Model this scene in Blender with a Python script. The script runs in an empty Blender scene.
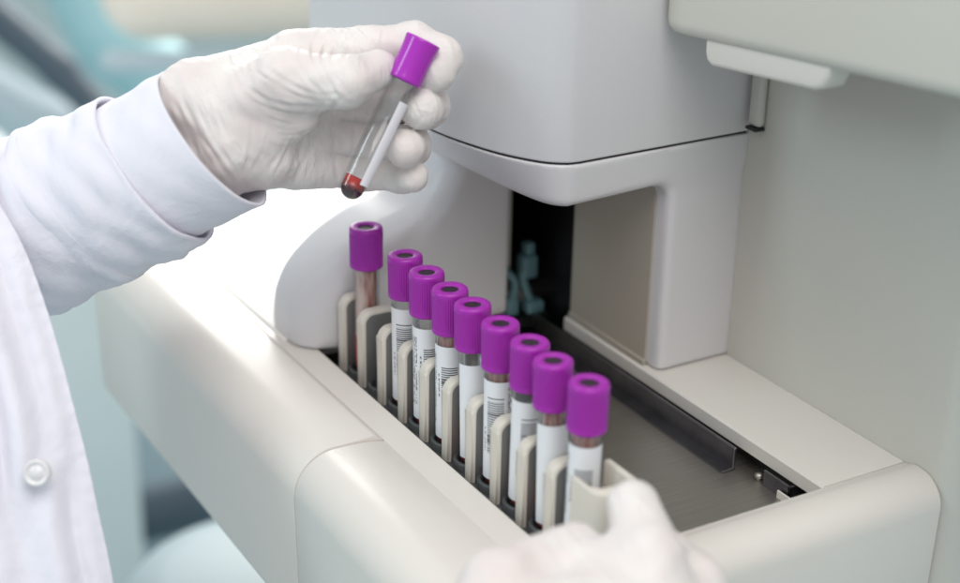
import bpy, bmesh, math, random
import numpy as np
from mathutils import Matrix, Vector

S = 0.001            # the numbers below are millimetres
random.seed(7)
scene = bpy.context.scene
C = scene.collection

# ------------------------------------------------------------------ camera
F_PX = 1618.34; CX, CY = 480.0, 291.5
CAM = np.array([-328.86, -658.34, 351.60])
YAW, PITCH, ROLL = 0.5394169, 0.4029094, 0.0225162
_d = np.array([math.sin(YAW)*math.cos(PITCH), math.cos(YAW)*math.cos(PITCH), -math.sin(PITCH)])
_r = np.cross(_d, [0, 0, 1.0]); _r /= np.linalg.norm(_r); _u = np.cross(_r, _d)
RGT = _r*math.cos(ROLL) + _u*math.sin(ROLL)
UPV = -_r*math.sin(ROLL) + _u*math.cos(ROLL)
FWD = _d

def at(px, py, depth):
    """world point (mm) seen at that place in the photograph, at a given depth (mm)"""
    return CAM + depth*(FWD + RGT*(px-CX)/F_PX - UPV*(py-CY)/F_PX)

cd = bpy.data.cameras.new('camera')
cam = bpy.data.objects.new('camera', cd); C.objects.link(cam)
m = Matrix.Identity(4)
for i in range(3):
    m[i][0] = RGT[i]; m[i][1] = UPV[i]; m[i][2] = -FWD[i]; m[i][3] = CAM[i]*S
cam.matrix_world = m
cd.sensor_width = 36; cd.lens = F_PX*36/960.0
cd.clip_start = 0.02; cd.clip_end = 60
cd.dof.use_dof = True; cd.dof.focus_distance = 0.735; cd.dof.aperture_fstop = 4.4
scene.camera = cam

# ------------------------------------------------------------------ light
w = bpy.data.worlds.new("World"); scene.world = w; w.use_nodes = True
_wt = w.node_tree; _bg = _wt.nodes['Background']
_tc = _wt.nodes.new('ShaderNodeTexCoord'); _sp = _wt.nodes.new('ShaderNodeSeparateXYZ'); _rp = _wt.nodes.new('ShaderNodeValToRGB')
_mp = _wt.nodes.new('ShaderNodeMapRange'); _mp.inputs['From Min'].default_value = -1; _mp.inputs['From Max'].default_value = 1
_wt.links.new(_tc.outputs['Generated'], _sp.inputs[0]); _wt.links.new(_sp.outputs[2], _mp.inputs[0])
_wt.links.new(_mp.outputs[0], _rp.inputs[0]); _wt.links.new(_rp.outputs[0], _bg.inputs[0])
_e = _rp.color_ramp.elements                      # a lab: dim floor, pale walls, bright ceiling
_e[0].position = 0.25; _e[0].color = (0.36, 0.38, 0.40, 1); _e[1].position = 0.85; _e[1].color = (1.0, 1.0, 1.0, 1)
_m = _rp.color_ramp.elements.new(0.52); _m.color = (0.62, 0.66, 0.69, 1)
_bg.inputs[1].default_value = 0.76

def area(name, loc, target, sx, sy, power, col):
    l = bpy.data.lights.new(name, 'AREA'); l.shape = 'RECTANGLE'; l.size = sx; l.size_y = sy
    l.energy = power; l.color = col
    o = bpy.data.objects.new(name, l); C.objects.link(o)
    o.location = [v*S for v in loc]
    dv = Vector([target[i]-loc[i] for i in range(3)])
    o.rotation_euler = dv.to_track_quat('-Z', 'Y').to_euler()
    return o
area('window_light', (1335, 2300, 950), (40, 150, 0), 1.7, 1.1, 70, (1.0, 0.97, 0.93))
area('ceiling_light', (-330, -950, 1450), (40, 0, 50), 1.0, 1.0, 15, (1.0, 0.97, 0.94))
area('added_side_light', (-1700, 300, 1150), (0, 0, 100), 0.35, 0.8, 8, (0.72, 0.95, 1.0))  # added teal lamp: tints the hood's left face, streaks the held tube

scene.view_settings.view_transform = 'Standard'
scene.view_settings.look = 'None'
scene.view_settings.exposure = 0.0
scene.view_settings.gamma = 1.0
scene.render.engine = 'CYCLES'
scene.cycles.max_bounces = 12
scene.cycles.transmission_bounces = 12
scene.cycles.caustics_refractive = True

# ------------------------------------------------------------------ materials
def srgb(r, g, b):
    f = lambda c: (c/255/12.92) if c/255 <= 0.04045 else ((c/255+0.055)/1.055)**2.4
    return (f(r), f(g), f(b), 1)

class NT:
    def __init__(s, name):
        s.m = bpy.data.materials.new(name); s.m.use_nodes = True
        s.t = s.m.node_tree; s.b = s.t.nodes['Principled BSDF']
    def n(s, kind, **kw):
        nd = s.t.nodes.new(kind)
        for k, v in kw.items():
            if hasattr(nd, k): setattr(nd, k, v)
            else: nd.inputs[k].default_value = v
        return nd
    def l(s, a, b): s.t.links.new(a, b)
    def math(s, op, a, b=None, c=None):
        nd = s.t.nodes.new('ShaderNodeMath'); nd.operation = op
        for i, v in enumerate((a, b, c)):
            if v is None: continue
            if isinstance(v, (int, float)): nd.inputs[i].default_value = v
            else: s.l(v, nd.inputs[i])
        return nd.outputs[0]
    def obj(s):
        return s.n('ShaderNodeTexCoord').outputs['Object']
    def mapped(s, scale, rot=(0, 0, 0)):
        mp = s.n('ShaderNodeMapping'); s.l(s.obj(), mp.inputs[0])
        mp.inputs['Scale'].default_value = scale; mp.inputs['Rotation'].default_value = rot
        return mp.outputs[0]
    def bump(s, h, strength, dist, prev=None):
        b = s.n('ShaderNodeBump'); b.inputs['Strength'].default_value = strength
        b.inputs['Distance'].default_value = dist; s.l(h, b.inputs['Height'])
        if prev is not None: s.l(prev, b.inputs['Normal'])
        return b.outputs[0]

def plastic(name, col, rough=0.42, var=0.05, grain=0.25, spec=0.5):
    k = NT(name); b = k.b
    n1 = k.n('ShaderNodeTexNoise'); k.l(k.mapped((9, 9, 9)), n1.inputs['Vector']); n1.inputs['Scale'].default_value = 1.0; n1.inputs['Detail'].default_value = 4
    n2 = k.n('ShaderNodeTexNoise'); k.l(k.mapped((1, 1, 1)), n2.inputs['Vector']); n2.inputs['Scale'].default_value = 1300; n2.inputs['Detail'].default_value = 1
    hsv = k.n('ShaderNodeHueSaturation'); hsv.inputs['Color'].default_value = col
    k.l(k.math('MULTIPLY_ADD', n1.outputs[0], var*2, 1-var), hsv.inputs['Value'])
    k.l(hsv.outputs[0], b.inputs['Base Color'])
    k.l(k.math('MULTIPLY_ADD', n1.outputs[0], 0.12, rough-0.06), b.inputs['Roughness'])
    b.inputs['Specular IOR Level'].default_value = spec
    k.l(k.bump(n2.outputs[0], grain, 0.0003), b.inputs['Normal'])
    return k.m

M = {}
M['cool'] = plastic('cool_white_plastic', srgb(214, 212, 214), 0.38, 0.02)
M['warm'] = plastic('warm_white_plastic', srgb(220, 215, 208), 0.38, 0.02)
M['greige'] = plastic('greige_panel_plastic', srgb(198, 196, 188), 0.42, 0.03)
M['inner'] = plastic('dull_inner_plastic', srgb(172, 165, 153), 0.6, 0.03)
M['lid'] = plastic('lid_plastic', srgb(208, 205, 195), 0.42, 0.03)
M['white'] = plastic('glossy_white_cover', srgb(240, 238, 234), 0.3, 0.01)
M['rack'] = plastic('rack_plastic', srgb(214, 208, 197), 0.4, 0.05)
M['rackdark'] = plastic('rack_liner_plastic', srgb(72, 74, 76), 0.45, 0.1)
M['black'] = plastic('black_plastic', srgb(18, 18, 20), 0.35, 0.1)
M['gasket'] = plastic('dark_gasket', srgb(40, 40, 42), 0.6, 0.1)
M['cap'] = plastic('purple_cap_plastic', srgb(160, 34, 166), 0.36, 0.03, 0.1)
M['capheld'] = plastic('purple_cap_glossy', srgb(168, 42, 180), 0.2, 0.02, 0.03)
M['stopper'] = plastic('dark_rubber_stopper', srgb(38, 24, 38), 0.5, 0.1)
M['tealknob'] = plastic('pale_teal_plastic', srgb(104, 140, 148), 0.25, 0.1)

def glass():
    """thin clear wall: mostly see-through, mirror-like towards grazing angles"""
    k = NT('clear_tube_plastic')
    tr = k.n('ShaderNodeBsdfTransparent'); gl_ = k.n('ShaderNodeBsdfGlossy'); mx = k.n('ShaderNodeMixShader')
    gl_.inputs['Roughness'].default_value = 0.05
    df = k.n('ShaderNodeBsdfDiffuse'); df.inputs[0].default_value = (0.8, 0.8, 0.8, 1); m2 = k.n('ShaderNodeMixShader'); m2.inputs[0].default_value = 0.012
    lw = k.n('ShaderNodeLayerWeight'); lw.inputs['Blend'].default_value = 0.5
    r = k.n('ShaderNodeValToRGB'); k.l(lw.outputs['Facing'], r.inputs[0])
    e = r.color_ramp.elements; e[0].position = 0.25; e[0].color = (0.99, 0.99, 0.99, 1); e[1].position = 0.97; e[1].color = (0.86, 0.87, 0.88, 1)
    k.l(r.outputs[0], tr.inputs[0])
    k.l(k.math('MULTIPLY_ADD', k.math('POWER', lw.outputs['Facing'], 4.0), 0.25, 0.07), mx.inputs[0])
    k.l(tr.outputs[0], m2.inputs[1]); k.l(df.outputs[0], m2.inputs[2]); k.l(m2.outputs[0], mx.inputs[1]); k.l(gl_.outputs[0], mx.inputs[2])
    k.l(mx.outputs[0], k.t.nodes['Material Output'].inputs[0])
    return k.m
M['glass'] = glass()

def steel():
    k = NT('brushed_steel'); b = k.b
    b.inputs['Metallic'].default_value = 1
    n = k.n('ShaderNodeTexNoise'); k.l(k.mapped((12, 1500, 1500)), n.inputs['Vector']); n.inputs['Scale'].default_value = 1; n.inputs['Detail'].default_value = 3
    n3 = k.n('ShaderNodeTexNoise'); k.l(k.mapped((20, 20, 20)), n3.inputs['Vector']); n3.inputs['Scale'].default_value = 1; n3.inputs['Detail'].default_value = 5
    r = k.n('ShaderNodeValToRGB'); k.l(n.outputs[0], r.inputs[0])
    r.color_ramp.elements[0].position = 0.3; r.color_ramp.elements[0].color = srgb(170, 166, 160)
    r.color_ramp.elements[1].position = 0.75; r.color_ramp.elements[1].color = srgb(198, 194, 187)
    k.l(r.outputs[0], b.inputs['Base Color'])
    k.l(k.math('MULTIPLY_ADD', n3.outputs[0], 0.2, 0.34), b.inputs['Roughness'])
    k.l(k.bump(n.outputs[0], 0.35, 0.0002), b.inputs['Normal'])
    return k.m
M['steel'] = steel()
def darkmetal():
    k = NT('dark_metal'); b = k.b
    b.inputs['Metallic'].default_value = 1
    n = k.n('ShaderNodeTexNoise'); k.l(k.mapped((60, 60, 60)), n.inputs['Vector']); n.inputs['Scale'].default_value = 1; n.inputs['Detail'].default_value = 6
    r = k.n('ShaderNodeValToRGB'); k.l(n.outputs[0], r.inputs[0])
    r.color_ramp.elements[0].color = srgb(90, 90, 94); r.color_ramp.elements[1].color = srgb(150, 148, 150)
    k.l(r.outputs[0], b.inputs['Base Color']); b.inputs['Roughness'].default_value = 0.35
    return k.m
M['darkmetal'] = darkmetal()

def blood():
    k = NT('blood'); b = k.b
    tc = k.obj(); sp = k.n('ShaderNodeSeparateXYZ'); k.l(tc, sp.inputs[0])
    n = k.n('ShaderNodeTexNoise'); k.l(k.mapped((500, 500, 500)), n.inputs['Vector']); n.inputs['Scale'].default_value = 1; n.inputs['Detail'].default_value = 4
    z = k.math('ADD', k.math('MULTIPLY', sp.outputs[2], 1000/12.0), k.math('MULTIPLY', k.math('SUBTRACT', n.outputs[0], 0.5), 0.5))
    r = k.n('ShaderNodeValToRGB'); k.l(z, r.inputs[0])
    e = r.color_ramp.elements
    e[0].position = 0.5; e[0].color = srgb(50, 4, 20); e[1].position = 0.85; e[1].color = srgb(186, 36, 20)
    k.l(r.outputs[0], b.inputs['Base Color']); b.inputs['Roughness'].default_value = 0.15
    return k.m
M['blood'] = blood()
def bloodfilm():
    k = NT('blood_film'); b = k.b
    n = k.n('ShaderNodeTexNoise'); k.l(k.mapped((350, 350, 60)), n.inputs['Vector']); n.inputs['Scale'].default_value = 1; n.inputs['Detail'].default_value = 5
    r = k.n('ShaderNodeValToRGB'); k.l(n.outputs[0], r.inputs[0])
    r.color_ramp.elements[0].position = 0.35; r.color_ramp.elements[0].color = srgb(168, 92, 84)
    r.color_ramp.elements[1].position = 0.62; r.color_ramp.elements[1].color = srgb(222, 200, 190)
    k.l(r.outputs[0], b.inputs['Base Color']); b.inputs['Roughness'].default_value = 0.35
    return k.m
M['film'] = bloodfilm()

def label(name, barlo, barhi, textang):
    """printed paper label: a ladder barcode and lines of small print, in the label's own cylinder coordinates"""
    k = NT(name); b = k.b
    sp = k.n('ShaderNodeSeparateXYZ'); k.l(k.obj(), sp.inputs[0])
    x, y, z = sp.outputs
    ang = k.math('ARCTAN2', y, x)                 # -pi..pi
    zm = k.math('MULTIPLY', z, 1000)
    def between(v, a, c): return k.math('MULTIPLY', k.math('GREATER_THAN', v, a), k.math('LESS_THAN', v, c))
    # bars: random rows 0.35 mm high
    row = k.math('FLOOR', k.math('MULTIPLY_ADD', zm, 2.3, barhi*7.0))
    wn = k.n('ShaderNodeTexWhiteNoise'); wn.noise_dimensions = '1D'; k.l(row, wn.inputs['W'])
    bars = k.math('MULTIPLY', k.math('GREATER_THAN', k.math('ADD', k.math('MULTIPLY', wn.outputs[0], 0.6), k.math('MULTIPLY', k.math('GREATER_THAN', k.math('FRACT', k.math('MULTIPLY', zm, 0.9)), 0.5), 0.5)), 0.52), k.math('MULTIPLY', between(zm, barlo, barhi), between(ang, -0.62, 0.55)))
    # digits beside the bars and small print in upright lines
    col = k.math('FLOOR', k.math('MULTIPLY', ang, 5.2)); rz = k.math('FLOOR', k.math('MULTIPLY', zm, 2.0)); ra = k.math('FLOOR', k.math('MULTIPLY', ang, 16))
    cv = k.n('ShaderNodeCombineXYZ'); k.l(ra, cv.inputs[0]); k.l(rz, cv.inputs[1])
    w2 = k.n('ShaderNodeTexWhiteNoise'); w2.noise_dimensions = '2D'; k.l(cv.outputs[0], w2.inputs[0])
    fr = k.math('FRACT', k.math('MULTIPLY', ang, 5.2))
    glyph = k.math('MULTIPLY', k.math('GREATER_THAN', w2.outputs[0], 0.42), k.math('GREATER_THAN', fr, 0.35))
    t1 = k.math('MULTIPLY', glyph, k.math('MULTIPLY', between(ang, textang, textang+0.75), between(zm, 16, barhi+5)))
    t2 = k.math('MULTIPLY', glyph, k.math('MULTIPLY', between(ang, -0.95, -0.72), between(zm, barlo, barlo+12)))
    ink = k.math('MINIMUM', k.math('ADD', k.math('ADD', bars, t1), t2), 1.0)
    mx = k.n('ShaderNodeMix'); mx.data_type = 'RGBA'
    k.l(k.math('MULTIPLY', ink, 0.93), mx.inputs[0])
    mx.inputs[6].default_value = srgb(232, 234, 238); mx.inputs[7].default_value = srgb(34, 34, 40)
    k.l(mx.outputs[2], b.inputs['Base Color']); b.inputs['Roughness'].default_value = 0.5
    return k.m
LAB = [label('label_print_long', 22, 49, 0.75), label('label_print_short', 30, 46, -1.9), label('label_print_text', 18, 34, -0.3)]
M['paper'] = plastic('plain_label_paper', srgb(236, 234, 240), 0.45, 0.02, 0.05)

def glove_mat():
    k = NT('white_latex_glove'); b = k.b
    n1 = k.n('ShaderNodeTexNoise'); k.l(k.mapped((30, 30, 30)), n1.inputs['Vector']); n1.inputs['Scale'].default_value = 1; n1.inputs['Detail'].default_value = 4
    # thin pulled folds
    n2 = k.n('ShaderNodeTexNoise'); k.l(k.mapped((130, 34, 40), (0.2, 0.5, 0.5)), n2.inputs['Vector']); n2.inputs['Scale'].default_value = 1; n2.inputs['Detail'].default_value = 3; n2.inputs['Distortion'].default_value = 1.1
    n3 = k.n('ShaderNodeTexNoise'); k.l(k.mapped((50, 120, 45), (0.4, 0.1, -0.6)), n3.inputs['Vector']); n3.inputs['Scale'].default_value = 1; n3.inputs['Detail'].default_value = 3; n3.inputs['Distortion'].default_value = 0.8
    rid = k.math('ABSOLUTE', k.math('SUBTRACT', n2.outputs[0], 0.5))
    rid = k.math('SUBTRACT', 1.0, k.math('MULTIPLY', k.math('MINIMUM', rid, 0.12), 8.0))
    rid = k.math('MULTIPLY', rid, k.math('MULTIPLY', k.math('SMOOTH_MAX', k.math('SUBTRACT', n1.outputs[0], 0.42), 0.0, 0.05), 5.0))
    v = k.n('ShaderNodeTexNoise'); k.l(k.mapped((1, 1, 1)), v.inputs['Vector']); v.inputs['Scale'].default_value = 1600
    h = k.bump(rid, 0.5, 0.0009)
    h = k.bump(n3.outputs[0], 0.28, 0.0018, h)
    h = k.bump(v.outputs[0], 0.12, 0.0002, h)
    k.l(h, b.inputs['Normal'])
    r = k.n('ShaderNodeValToRGB'); k.l(n1.outputs[0], r.inputs[0])
    r.color_ramp.elements[0].position = 0.3; r.color_ramp.elements[0].color = srgb(220, 210, 208)
    r.color_ramp.elements[1].position = 0.62; r.color_ramp.elements[1].color = srgb(230, 225, 222)
    k.l(r.outputs[0], b.inputs['Base Color'])
    b.inputs['Roughness'].default_value = 0.5; b.inputs['Specular IOR Level'].default_value = 0.3
    b.inputs['Subsurface Weight'].default_value = 0.25
    b.inputs['Subsurface Radius'].default_value = (1.0, 0.55, 0.45)
    b.inputs['Subsurface Scale'].default_value = 0.004
    return k.m
M['glove'] = glove_mat()

def fabric(name, col, sc=1):
    k = NT(name); b = k.b
    wv = k.n('ShaderNodeTexWave'); k.l(k.mapped((1, 1, 1)), wv.inputs['Vector']); wv.inputs['Scale'].default_value = 420*sc; wv.bands_direction = 'DIAGONAL'
    n = k.n('ShaderNodeTexNoise'); k.l(k.mapped((22, 22, 22)), n.inputs['Vector']); n.inputs['Scale'].default_value = 1; n.inputs['Detail'].default_value = 5; n.inputs['Distortion'].default_value = 0.4
    h = k.bump(wv.outputs[0], 0.12, 0.0002); h = k.bump(n.outputs[0], 0.5, 0.009, h)
    k.l(h, b.inputs['Normal'])
    b.inputs['Base Color'].default_value = col; b.inputs['Roughness'].default_value = 0.85
    b.inputs['Sheen Weight'].default_value = 0.15
    return k.m
M['coat'] = fabric('white_coat_cotton', srgb(226, 225, 235))
M['shirt'] = fabric('shirt_cotton', srgb(190, 200, 210))

# ------------------------------------------------------------------ mesh helpers
def empty(name, loc, label=None, cat=None, group=None, kind=None):
    o = bpy.data.objects.new(name, None); C.objects.link(o)
    o.location = [v*S for v in loc]; o.empty_display_size = 0.02
    tag(o, label, cat, group, kind); return o
def tag(o, label=None, cat=None, group=None, kind=None):
    for k, v in (('label', label), ('category', cat), ('group', group), ('kind', kind)):
        if v: o[k] = v
    return o
def place(name, me, mat, parent=None, smooth=True):
    me.materials.append(mat)
    if smooth:
        for p_ in me.polygons: p_.use_smooth = True
    o = bpy.data.objects.new(name, me); C.objects.link(o)
    if parent is not None:
        o.parent = parent
        bpy.context.view_layer.update(); o.matrix_parent_inverse = parent.matrix_world.inverted()
    return o
def mesh_from(name, V, Fc):
    me = bpy.data.meshes.new(name); me.from_pydata([tuple(float(c)*S for c in v) for v in V], [], [tuple(int(i) for i in f) for f in Fc]); me.update()
    return me
def bm_mesh(name, bm, sharp=None):
    me = bpy.data.meshes.new(name)
    bmesh.ops.recalc_face_normals(bm, faces=bm.faces)
    bmesh.ops.scale(bm, vec=(S, S, S), verts=bm.verts)
    bm.to_mesh(me); bm.free(); return me
def autosmooth(me, ang=32):
    me.set_sharp_from_angle(angle=math.radians(ang))
def rbox(bm, x0, x1, y0, y1, z0, z1, r=0.0, seg=3, sel=None):
    t = bmesh.new(); bmesh.ops.create_cube(t, size=1)
    for v in t.verts:
        v.co = ((x0+x1)/2+v.co.x*(x1-x0), (y0+y1)/2+v.co.y*(y1-y0), (z0+z1)/2+v.co.z*(z1-z0))
    if r > 0:
        es = [e for e in t.edges if sel is None or sel(e)]
        bmesh.ops.bevel(t, geom=es, offset=r, segments=seg, affect='EDGES', profile=0.5)
    tm = bpy.data.meshes.new('t'); t.to_mesh(tm); t.free(); bm.from_mesh(tm); bpy.data.meshes.remove(tm)
def prism(bm, pts, axis, a, b, r=0.0, seg=3):
    """pts = closed outline in the two other axes (x,z for axis y; y,z for axis x; x,y for axis z)"""
    t = bmesh.new()
    def mk(p_, h):
        if axis == 'y': return (p_[0], h, p_[1])
        if axis == 'x': return (h, p_[0], p_[1])
        return (p_[0], p_[1], h)
    va = [t.verts.new(mk(p_, a)) for p_ in pts]; vb = [t.verts.new(mk(p_, b)) for p_ in pts]
    fa = t.faces.new(va); fb = t.faces.new(list(reversed(vb)))
    n = len(pts)
    for i in range(n): t.faces.new((va[i], vb[i], vb[(i+1) % n], va[(i+1) % n]))
    bmesh.ops.recalc_face_normals(t, faces=t.faces)
    if r > 0:
        es = set(fa.edges) | set(fb.edges)
        bmesh.ops.bevel(t, geom=list(es), offset=r, segments=seg, affect='EDGES', profile=0.5)
    tm = bpy.data.meshes.new('t'); t.to_mesh(tm); t.free(); bm.from_mesh(tm); bpy.data.meshes.remove(tm)
def arc(cx, cy, r, a0, a1, n=8, ry=None):
    ry = r if ry is None else ry
    return [(cx+r*math.cos(math.radians(a0+(a1-a0)*i/n)), cy+ry*math.sin(math.radians(a0+(a1-a0)*i/n))) for i in range(n+1)]
def part(name, bm, mat, parent, ang=32, lab=None):
    me = bm_mesh(name, bm); o = place(name, me, mat, parent); autosmooth(me, ang)
    if lab: o['label'] = lab
    return o
def lathe(name, prof, seg=48, rib=None, cap_ends=False):
    V = []; Fc = []
    for j, (r, z) in enumerate(prof):
        for i in range(seg):
            a = 2*math.pi*i/seg; rr = r
            if rib: rr = rib(r, z, i)
            V.append((rr*math.cos(a), rr*math.sin(a), z))
    for j in range(len(prof)-1):
        for i in range(seg):
            k = (i+1) % seg
            Fc.append((j*seg+i, j*seg+k, (j+1)*seg+k, (j+1)*seg+i))
    return mesh_from(name, V, Fc)
def bez(P, n=6):
    """Catmull-Rom through points"""
    P = [np.array(p_, float) for p_ in P]; out = []
    Q = [2*P[0]-P[1]] + P + [2*P[-1]-P[-2]]
    for i in range(1, len(Q)-2):
        for k in range(n):
            t = k/n
            out.append(0.5*((2*Q[i]) + (-Q[i-1]+Q[i+1])*t + (2*Q[i-1]-5*Q[i]+4*Q[i+1]-Q[i+2])*t*t + (-Q[i-1]+3*Q[i]-3*Q[i+1]+Q[i+2])*t**3))
    out.append(P[-1]); return out

# ---- implicit surfaces
def surface_nets(F, lo, h):
    nx, ny, nz = F.shape
    ins = F < 0
    cs = np.zeros((nx-1, ny-1, nz-1), np.int8)
    for a in (0, 1):
        for b in (0, 1):
            for c in (0, 1):
                cs += ins[a:nx-1+a, b:ny-1+b, c:nz-1+c]
    act = (cs > 0) & (cs < 8)
    idx = -np.ones(act.shape, np.int64); I, J, K = np.nonzero(act); idx[I, J, K] = np.arange(len(I))
    acc = np.zeros((len(I), 3)); cnt = np.zeros(len(I))
    cor = [(a, b, c) for a in (0, 1) for b in (0, 1) for c in (0, 1)]
    for p_ in cor:
        for ax in range(3):
            if p_[ax] == 1: continue
            q = list(p_); q[ax] = 1
            f0 = F[I+p_[0], J+p_[1], K+p_[2]]; f1 = F[I+q[0], J+q[1], K+q[2]]
            cr = (f0 < 0) != (f1 < 0)
            t = np.where(cr, f0/np.where(cr, f0-f1, 1), 0)
            pt = np.tile(np.array(p_, float), (len(I), 1)); pt[:, ax] += t
            acc[cr] += pt[cr]; cnt[cr] += 1
    V = (acc/cnt[:, None] + np.stack([I, J, K], 1))*h + np.array(lo)
    quads = []
    for ax in range(3):
        sl0 = [slice(1, -1)]*3; sl0[ax] = slice(0, -1); sl1 = [slice(1, -1)]*3; sl1[ax] = slice(1, None)
        A = ins[tuple(sl0)]; B = ins[tuple(sl1)]
        for flip in (0, 1):
            m_ = (A & ~B) if flip == 0 else (~A & B)
            P = np.stack(np.nonzero(m_), 1)
            P += np.array([0 if k == ax else 1 for k in range(3)])
            b_, c_ = (ax+1) % 3, (ax+2) % 3
            def g(db, dc):
                Q = P.copy(); Q[:, b_] -= db; Q[:, c_] -= dc
                return idx[Q[:, 0], Q[:, 1], Q[:, 2]]
            q = np.stack([g(1, 1), g(0, 1), g(0, 0), g(1, 0)], 1)
            if flip: q = q[:, ::-1]
            quads.append(q)
    return V, np.concatenate(quads)
def smin(a, b, k):
    h = np.clip(0.5+0.5*(b-a)/k, 0, 1)
    return b*(1-h)+a*h-k*h*(1-h)
def smax(a, b, k): return -smin(-a, -b, k)
def cone(P, a, b, ra, rb):
    a = np.array(a, float); b = np.array(b, float); ab = b-a; L2 = ab@ab
    t = np.clip(((P-a)@ab)/L2, 0, 1)
    d = P - a - t[..., None]*ab
    return np.sqrt((d*d).sum(-1)) - (ra+(rb-ra)*t)
def poly_sdf(X, Y, pts):
    d = np.full(X.shape, 1e9); s = np.ones(X.shape)
    n = len(pts)
    for i in range(n):
        x0, y0 = pts[i]; x1, y1 = pts[i-1]
        ex, ey = x1-x0, y1-y0; wx, wy = X-x0, Y-y0
        t = np.clip((wx*ex+wy*ey)/(ex*ex+ey*ey), 0, 1)
        bx, by = wx-ex*t, wy-ey*t
        d = np.minimum(d, bx*bx+by*by)
        c1 = Y >= y0; c2 = Y < y1; c3 = ex*wy > ey*wx
        fl = (c1 & c2 & c3) | (~c1 & ~c2 & ~c3)
        s = np.where(fl, -s, s)
    return s*np.sqrt(d)
def grid(lo, hi, h):
    ax = [np.arange(lo[i], hi[i]+h, h) for i in range(3)]
    return np.stack(np.meshgrid(*ax, indexing='ij'), -1)

# =================================================================== the analyser
an = empty('blood_analyser', (60, 0, -90), 'large off-white analyser with an open sampling deck and steel tray', 'laboratory analyser')

# front rim, two moulded sections with a seam between them
def rim_profile(soft):
    if soft: top = [(-31, -0.2), (-33, 0.2), (-37, 0.9), (-41, 1.6), (-50, 2.0)]
    else: top = [(-31, -0.2), (-32, 0.5), (-33.2, 1.6), (-34.6, 2.6), (-36.5, 3.0), (-50, 2.5)]
    a = arc(-56, -18, 20, 90, 180, 12, 20)
    if not soft: a = [(x, z+0.5*(1-i/10)) for i, (x, z) in enumerate(a)]
    return top + a + [(-74.6, -84)] + arc(-69.6, -85, 5, 180, 270, 4) + [(-31, -90)]
bm = bmesh.new(); prism(bm, rim_profile(False), 'y', -78.0, 205, 0.7, 2); part('front_housing', bm, M['warm'], an)
bm = bmesh.new(); prism(bm, rim_profile(True), 'y', -231.5, -78.6, 0.7, 2); part('front_housing', bm, M['warm'], an)
bm = bmesh.new(); prism(bm, [(-15.6, -0.9), (-16.4, -0.1), (-30.99, -0.1), (-30.99, -90), (-15.6, -90)], 'y', -207.0, 205); part('inner_ledge', bm, M['warm'], an)
bm = bmesh.new(); prism(bm, [(-32, -3), (-52, 0.4)] + [(x+1.2, z-1.0) for x, z in arc(-56, -18, 20, 90, 180, 12, 20)] + [(-73, -84), (-32, -84)], 'y', -82, -74); part('seam_gasket', bm, M['warm'], an)
# right-hand end with its rounded lip
pr = [(-207.2, -1.0), (-207.9, 0), (-210, 0.3), (-212.4, 1.5), (-215, 2.1)] + arc(-218, -12, 14, 90, 180, 9)[0:] + [(-230.6, -84), (-228, -90), (-207.2, -90)]
bm = bmesh.new(); prism(bm, pr, 'x', -50, 165.3, 0.5, 2); part('end_housing', bm, M['warm'], an)
# rear deck strip
bm = bmesh.new()
prism(bm, [(117.6, -7.5), (117.6, -1.1), (118.6, -0.1), (165.4, -0.1), (165.4, -7.5)], 'y', -207.1, -1.0, 0, 2); part('rear_deck', bm, M['warm'], an)
# far top cover, strongly lit
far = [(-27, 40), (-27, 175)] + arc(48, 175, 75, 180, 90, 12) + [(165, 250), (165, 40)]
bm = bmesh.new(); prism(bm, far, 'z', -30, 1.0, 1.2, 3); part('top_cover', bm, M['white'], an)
bm = bmesh.new(); prism(bm, [(-29.5, 20), (-29.5, 190), (-27.3, 190), (-27.3, 20)], 'z', -20, -1.2); part('gap_seal', bm, M['gasket'], an)
# tray: brushed steel floor, channel for the rack, guide and bracket
bm = bmesh.new(); rbox(bm, 13.6, 128, -207, 60, -19, -16); part('steel_tray', bm, M['steel'], an)
bm = bmesh.new(); rbox(bm, -15.5, 13.5, -207, 60, -19, -12.6)
rbox(bm, 12.9, 13.9, -207, 60, -16, -9, 0.3, 1); part('rack_channel', bm, M['gasket'], an)
bm = bmesh.new()
prism(bm, [(112.6, -16), (112.6, -4.8), (111.6, -4.2), (110.9, -4.8), (110.9, -14.6), (104.5, -15.0), (104.5, -16)], 'y', -155, 60, 0.2, 1)
part('guide_rail', bm, M['darkmetal'], an, 25)
bm = bmesh.new(); rbox(bm, 124, 127.5, -207, 60, -16, -7.6); part('side_wall', bm, M['black'], an)
bm = bmesh.new(); rbox(bm, 114.5, 115.7, -190, -172, -16, -8.2, 0.2, 1); rbox(bm, 114.5, 123.8, -190, -188.8, -16, -8.2, 0.2, 1)
bk = part('bracket', bm, M['darkmetal'], an)
bm = bmesh.new(); rbox(bm, 112.5, 113.5, -201, -184, -16, -12, 0.2, 1); part('clip', bm, M['warm'], bk)
sc_me = lathe('screw', [(0.01, 3.4), (1.4, 3.2), (2.2, 2.4), (2.2, 1.2), (1.2, 1.2), (1.2, 0)], 20)
o = place('screw', sc_me, M['steel'], bk)
o.location = (116.5*S, -167*S, -16*S)
# cabinet wall on the right
bm = bmesh.new()
def wallsel(e):
    return all(v.co.y < -200 for v in e.verts) and abs(e.verts[0].co.z-e.verts[1].co.z) > 10 and e.verts[0].co.x < 200
rbox(bm, 165.6, 480, -236, 300, -420, 520, 11, 8, wallsel)
part('side_cabinet', bm, M['greige'], an)

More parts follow.
